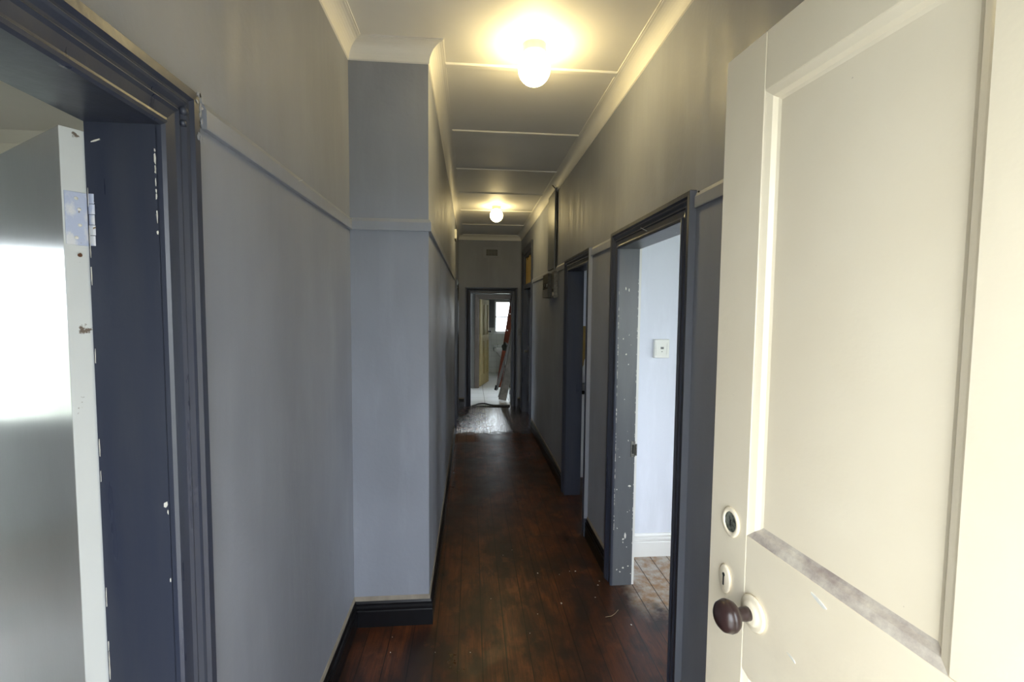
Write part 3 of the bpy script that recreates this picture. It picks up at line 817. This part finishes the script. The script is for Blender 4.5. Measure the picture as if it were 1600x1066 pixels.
bm = bmesh.new(); lathe(bm, [(0, 0), (.016, 0), (.016, .006), (0, .006)], 16, Matrix.Translation((-.036, -.03, .075)) @ Matrix.Rotation(R(-90), 4, 'Y')); obj('cable_hole', bm, M['dark'], sb)
bm = bmesh.new(); lathe(bm, [(0, 0), (.020, 0), (.018, .008), (0, .010)], 16, Matrix.Translation((-.036, -.035, .035)) @ Matrix.Rotation(R(-90), 4, 'Y')); obj('cover_cap', bm, M['bottle'], sb)

# light switch in the near right room
ls = empty('light_switch', (1.2665, 3.045, 1.430)); tag(ls, 'square ivory light switch on the pale wall seen through the nearest right doorway', 'light switch')
bm = bmesh.new(); box(bm, -.051, .051, -.022, 0, -.062, .062); obj('back_box', bm, M['plastic'], ls, bevel=.003)
bm = bmesh.new(); box(bm, -.050, .050, -.030, -.0215, -.061, .061); obj('cover_plate', bm, M['plastic'], ls, bevel=.003)
bm = bmesh.new(); wall(bm, -.040, .040, -.0325, -.0295, .045, [(-.033, .033, -.038, .038)], axis='x', z0=-.045); obj('raised_rim', bm, M['plastic'], ls)
bm = bmesh.new(); box(bm, -.010, .010, -.0345, -.0295, -.002, .012); obj('rocker', bm, M['boxgrey'], ls, bevel=.001)
bm = bmesh.new(); box(bm, -.003, .003, -.031, -.0295, -.022, -.016); obj('screw', bm, M['boxgrey'], ls)
bp = empty('bell_box', (XC, 6.20, 2.61)); tag(bp, 'small cream wall box high on the far end of the left wall', 'wall box')
bm = bmesh.new(); box(bm, 0, .026, 0, .16, 0, .12); obj('body', bm, M['plastic'], bp, bevel=.003)
bm = bmesh.new(); tube(bm, [(.01, .02, 0), (.012, .02, -.02), (.012, .03, -.035)], .005, 8); obj('cable', bm, M['cable'], bp)
kp = empty('wall_switch', (.842, YE, 1.31)); tag(kp, 'tiny pale switch on the end wall to the right of the far doorway', 'light switch')
bm = bmesh.new(); box(bm, -.008, .008, -.012, 0, -.06, .06); obj('cover_plate', bm, M['boxgrey'], kp)

# nails
def nail(x, y, z, d, label, L=.035, m='nail'):
    bm = bmesh.new(); p = Vector((x, y, z)); d = Vector(d).normalized()
    tube(bm, [p - d * .01, p + d * L], .0016, 8); tube(bm, [p + d * L, p + d * (L + .0015)], .0036, 10)
    o = obj('nail', bm, M[m]); tag(o, label, 'nail'); return o
nail(XR - .014, 2.262, 2.068, (-1, .25, .55), 'bent nail sticking out of the head of the nearest right door frame', .03)
nail(XL + .014, 1.704, 2.108, (1, .2, .3), 'short nail in the picture rail on the near left wall', .012)
nail(XL + .014, 2.40, 2.116, (1, .1, .1), 'nail standing for a hole in the left picture rail close to the pier corner', .008)  # small hole in the rail, drawn as a nail
nail(XR + .001, 1.742, 2.126, (-1, -.2, .0), 'dark nail in the wall at the top near corner of the nearest right door frame', .012, 'dark')
nail(-.750, .983, 1.772, (.5, -.8, -.5), 'rusty nail below the painted hinge on the left door frame', .012, 'rust')

# ------------------------------------------------------------ floor debris
chips = [(.43, 2.877, 8), (.522, 2.559, 9), (.639, 2.884, 4), (.676, 2.882, 6), (.731, 2.599, 5), (.860, 2.348, 7), (.566, 2.852, 3), (.225, 3.113, 3),
         (.292, 3.178, 3), (.311, 2.322, 3), (.373, 2.473, 3), (.121, 2.63, 2.5), (.003, 2.207, 3), (-.168, 2.22, 3), (-.386, 2.236, 3.5), (-.394, 2.345, 3), (.78, 2.72, 6), (.80, 2.76, 5)]
first = None
for x, y, s in chips:
    if first is None:
        bm = bmesh.new(); flake(bm, (0, 0, .0008), (1, 0, 0), (0, 1, 0), .001, .001, 7)
        first = obj('paint_chip', bm, M['chip']); o = first
    else:
        o = first.copy(); COL.objects.link(o)
    o.location = (x, y, .0002); o.scale = (s * .9, s * .8, 1); o.rotation_euler = (0, 0, random.uniform(0, 6))
    tag(o, 'tiny white paint chip lying on the dark floorboards', 'paint chip', 'paint chips scattered on the hallway floor')
bm = bmesh.new(); tube(bm, [(.74, 2.418, .003), (.773, 2.421, .004), (.80, 2.44, .004), (.829, 2.473, .003)], .0008, 6)
tag(obj('straw', bm, M['straw']), 'bent pale straw on the floor before the nearest right doorway', 'straw')

# ------------------------------------------------------------ threshold cable
pts = [(-.10, 8.30, .016), (-.03, 8.18, .016), (.03, 8.14, .016), (.08, 8.22, .018), (.15, 8.30, .024), (.25, 8.31, .026), (.34, 8.24, .018), (.42, 8.20, .015), (.56, 8.19, .015), (.72, 8.18, .015)]
def smooth_path(P, n=6):
    P = [Vector(p) for p in P]; out = []
    for i in range(len(P) - 1):
        p0, p1, p2, p3 = P[max(i - 1, 0)], P[i], P[i + 1], P[min(i + 2, len(P) - 1)]
        for k in range(n):
            t_ = k / n
            out.append(.5 * ((2 * p1) + (p2 - p0) * t_ + (2 * p0 - 5 * p1 + 4 * p2 - p3) * t_ ** 2 + (3 * p1 - p0 - 3 * p2 + p3) * t_ ** 3))
    return out + [P[-1]]
pts[0] = (.02, 8.30, .016); pts = [(.03, 8.16, .016)] + pts[3:-1] + [(.69, 8.18, .015)]
bm = bmesh.new(); tube(bm, smooth_path(pts), .014, 10)
tag(obj('draught_cord', bm, M['cable'], smooth=True), 'black cord snaking across the threshold of the far doorway', 'cord')

# ------------------------------------------------------------ lobby clutter
bm = bmesh.new(); beam(bm, (.60, 10.02, .04), (.870, 10.02, 1.80), (.055, 0, 0), (0, .012, 0))
rb = obj('leaning_board', bm, M['brownplank'], bevel=.002); tag(rb, 'reddish brown board leaning at the right, rearmost of the leaning boards', 'board', 'boards leaning beyond the far doorway')
for z, x in ((1.62, .83), (1.27, .775), (.86, .69)):
    bm = bmesh.new(); lathe(bm, [(0, 0), (.014, 0), (.012, .004), (0, .005)], 14, Matrix.Translation((x, 10.008, z)) @ Matrix.Rotation(R(90), 4, 'X'))
    obj('white_spot', bm, M['white_gloss'], rb)
bm = bmesh.new(); beam(bm, (.546, 9.85, .02), (.925, 9.85, 1.43), (.028, 0, 0), (0, .020, 0))
o = obj('leaning_board', bm, M['darkplank'], bevel=.002); tag(o, 'narrow dark grey batten leaning in front of the reddish board', 'board', 'boards leaning beyond the far doorway')
bm = bmesh.new(); tube(bm, [(-.012, 0, 0), (.012, 0, .10)], [.030, .030], 12)
fo = obj('rubber_foot', bm, M['cable']); fo.parent = o; fo.location = (.535, 9.84, .012)
bm = bmesh.new(); beam(bm, (.560, 9.05, .006), (.90, 9.05, 1.32), (.032, 0, 0), (0, .012, 0))
o = obj('leaning_board', bm, M['greyplank'], bevel=.002); tag(o, 'pale narrow board leaning between the dark batten and the widest grey board', 'board', 'boards leaning beyond the far doorway')
bm = bmesh.new(); beam(bm, (.597, 8.72, .012), (.890, 8.72, 1.50), (.066, 0, -.016), (0, .014, 0))
o = obj('leaning_board', bm, M['greyplank'], bevel=.002); tag(o, 'wide weathered grey board, frontmost of the leaning boards', 'board', 'boards leaning beyond the far doorway')
bm = bmesh.new(); beam(bm, (.528, 8.72, .03), (.82, 8.72, 1.50), (.007, 0, 0), (0, .016, 0)); c_ = obj('dark_edge', bm, M['darkplank'], o)

bm = bmesh.new()
bmesh.ops.create_icosphere(bm, subdivisions=3, radius=1)
for q in bm.verts:
    k = 1 + .14 * math.sin(5 * q.co.x + 3 * q.co.z) + .10 * math.sin(9 * q.co.y + 7 * q.co.z)
    q.co = Vector((q.co.x * .075 * k, q.co.y * .05 * k, q.co.z * .085 * k))
    q.co.x -= .1 * q.co.z * 0
o = obj('cloth_bundle', bm, M['rag'], smooth=True); o.location = (.735, 9.93, .93); tag(o, 'dark crumpled rag bundle tied to the reddish leaning board', 'rag')

b = empty('paint_bucket', (.800, 8.50, .002)); tag(b, 'white plastic paint bucket with navy lid just inside the far doorway', 'bucket')
bm = bmesh.new(); lathe(bm, [(0, 0), (.085, 0), (.092, .16), (0, .16)], 28); obj('body', bm, M['bucket'], b, smooth=False)
bm = bmesh.new(); lathe(bm, [(0, .160), (.096, .160), (.096, .235), (.090, .242), (0, .242)], 28); obj('lid', bm, M['bluelid'], b)

# basin
ba = empty('wash_basin', (.90, 12.79, .66)); tag(ba, 'white wall-hung wash basin with yellowed underside below the bathroom window', 'basin')
bm = bmesh.new()
rings = []
def oval(w, d, z, yo=0):
    pts = []
    for k in range(32):
        a = 2 * math.pi * k / 32; c, s = math.cos(a), math.sin(a)
        sgn = lambda q: (abs(q) ** .5) * (1 if q >= 0 else -1)
        pts.append(bm.verts.new((w * sgn(c), -d - .0 + d * sgn(s) + yo, z)))
    return pts
for w, d, z, yo in ((.06, .06, -.26, -.10), (.12, .10, -.20, -.06), (.22, .17, -.08, 0), (.285, .205, -.045, 0), (.30, .215, 0, 0), (.30, .215, .035, 0), (.285, .205, .045, 0), (.23, .15, .035, -.03), (.17, .10, -.03, -.06), (.05, .04, -.06, -.12)):
    rings.append(oval(w, d, z, yo))
for P_, Q in zip(rings, rings[1:]):
    for k in range(32): bm.faces.new((P_[k], P_[(k + 1) % 32], Q[(k + 1) % 32], Q[k]))
bm.faces.new(rings[0][::-1]); bm.faces.new(rings[-1])
obj('bowl', bm, M['ceramic'], ba, smooth=True)
bm = bmesh.new(); box(bm, -.30, .30, -.045, 0, .03, .10); obj('splash_ledge', bm, M['ceramic'], ba, bevel=.01)
for sx in (-.17, .17):
    bm = bmesh.new(); tube(bm, [(sx, -.05, .04), (sx, -.05, .10), (sx, -.09, .115), (sx, -.12, .095)], .012, 10); lathe(bm, [(0, .10), (.022, .10), (.02, .125), (0, .13)], 12, Matrix.Translation((sx, -.05, 0))); obj('tap', bm, M['chrome'], ba, smooth=True)
bm = bmesh.new(); tube(bm, [(.0, -.12, -.25), (.0, -.12, -.34), (.0, -.10, -.38), (.0, 0, -.38)], .022, 12); tube(bm, [(0, -.12, -.36), (0, -.12, -.50)], .034, 12); obj('waste_pipe', bm, M['cable'], ba, smooth=True)

# ------------------------------------------------------------ kitchen seen through the second doorway
kc = empty('kitchen_cabinet', (1.06, 4.56, 0)); tag(kc, 'white kitchen base cabinet glimpsed through the second doorway on the right', 'cabinet')
bm = bmesh.new(); box(bm, 0, 1.2, .02, .59, .0, .855); obj('body', bm, M['cabinet'], kc)
for k in range(3):
    bm = bmesh.new(); box(bm, .004 + .4 * k, .396 + .4 * k, 0, .019, .02, .845); d_ = obj('cabinet_door', bm, M['cabinet'], kc, bevel=.002)
    bm = bmesh.new(); tube(bm, [(.34 + .4 * k, -.018, .66), (.34 + .4 * k, -.018, .78)], .005, 8); obj('handle', bm, M['chrome'], d_)
bm = bmesh.new(); box(bm, 1.045, 2.30, 4.535, 5.158, .857, .892)
tag(obj('worktop', bm, M['counter'], bevel=.003), 'black worktop on the white kitchen cabinet', 'worktop')
bm = bmesh.new(); box(bm, 1.045, 2.30, 5.140, 5.158, .894, 1.055)
tag(obj('splashback', bm, M['backsplash']), 'brown-grey splashback strip behind the black worktop', 'splashback')
bm = bmesh.new(); box(bm, 1.10, 1.62, 5.130, 5.156, 1.057, 1.515)
tag(obj('wooden_board', bm, M['ochre'], bevel=.004), 'ochre wooden board standing against the kitchen wall', 'board')
bo = empty('detergent_bottle', (1.252, 5.06, .893)); tag(bo, 'white squeeze bottle on the worktop before the ochre board', 'bottle')
bm = bmesh.new(); lathe(bm, [(0, 0), (.03, 0), (.032, .01), (.032, .14), (.022, .18), (.012, .20), (0, .20)], 20); obj('body', bm, M['bottle'], bo, smooth=True)
bm = bmesh.new(); lathe(bm, [(0, .20), (.014, .20), (.012, .23), (.005, .26), (0, .26)], 14); obj('cap', bm, M['bottle'], bo)
ta = empty('kitchen_tap', (1.345, 5.07, .893)); tag(ta, 'small chrome kitchen tap beside the white bottle', 'tap')
bm = bmesh.new(); tube(bm, smooth_path([(0, 0, 0), (0, 0, .12), (-.01, -.03, .16), (-.02, -.09, .15), (-.02, -.11, .12)]), .010, 10); obj('spout', bm, M['chrome'], ta, smooth=True)
bm = bmesh.new(); lathe(bm, [(0, .0), (.022, 0), (.022, .03), (.014, .04), (0, .04)], 16, Matrix.Translation((.0, 0, 0))); obj('tap_base', bm, M['chrome'], ta)
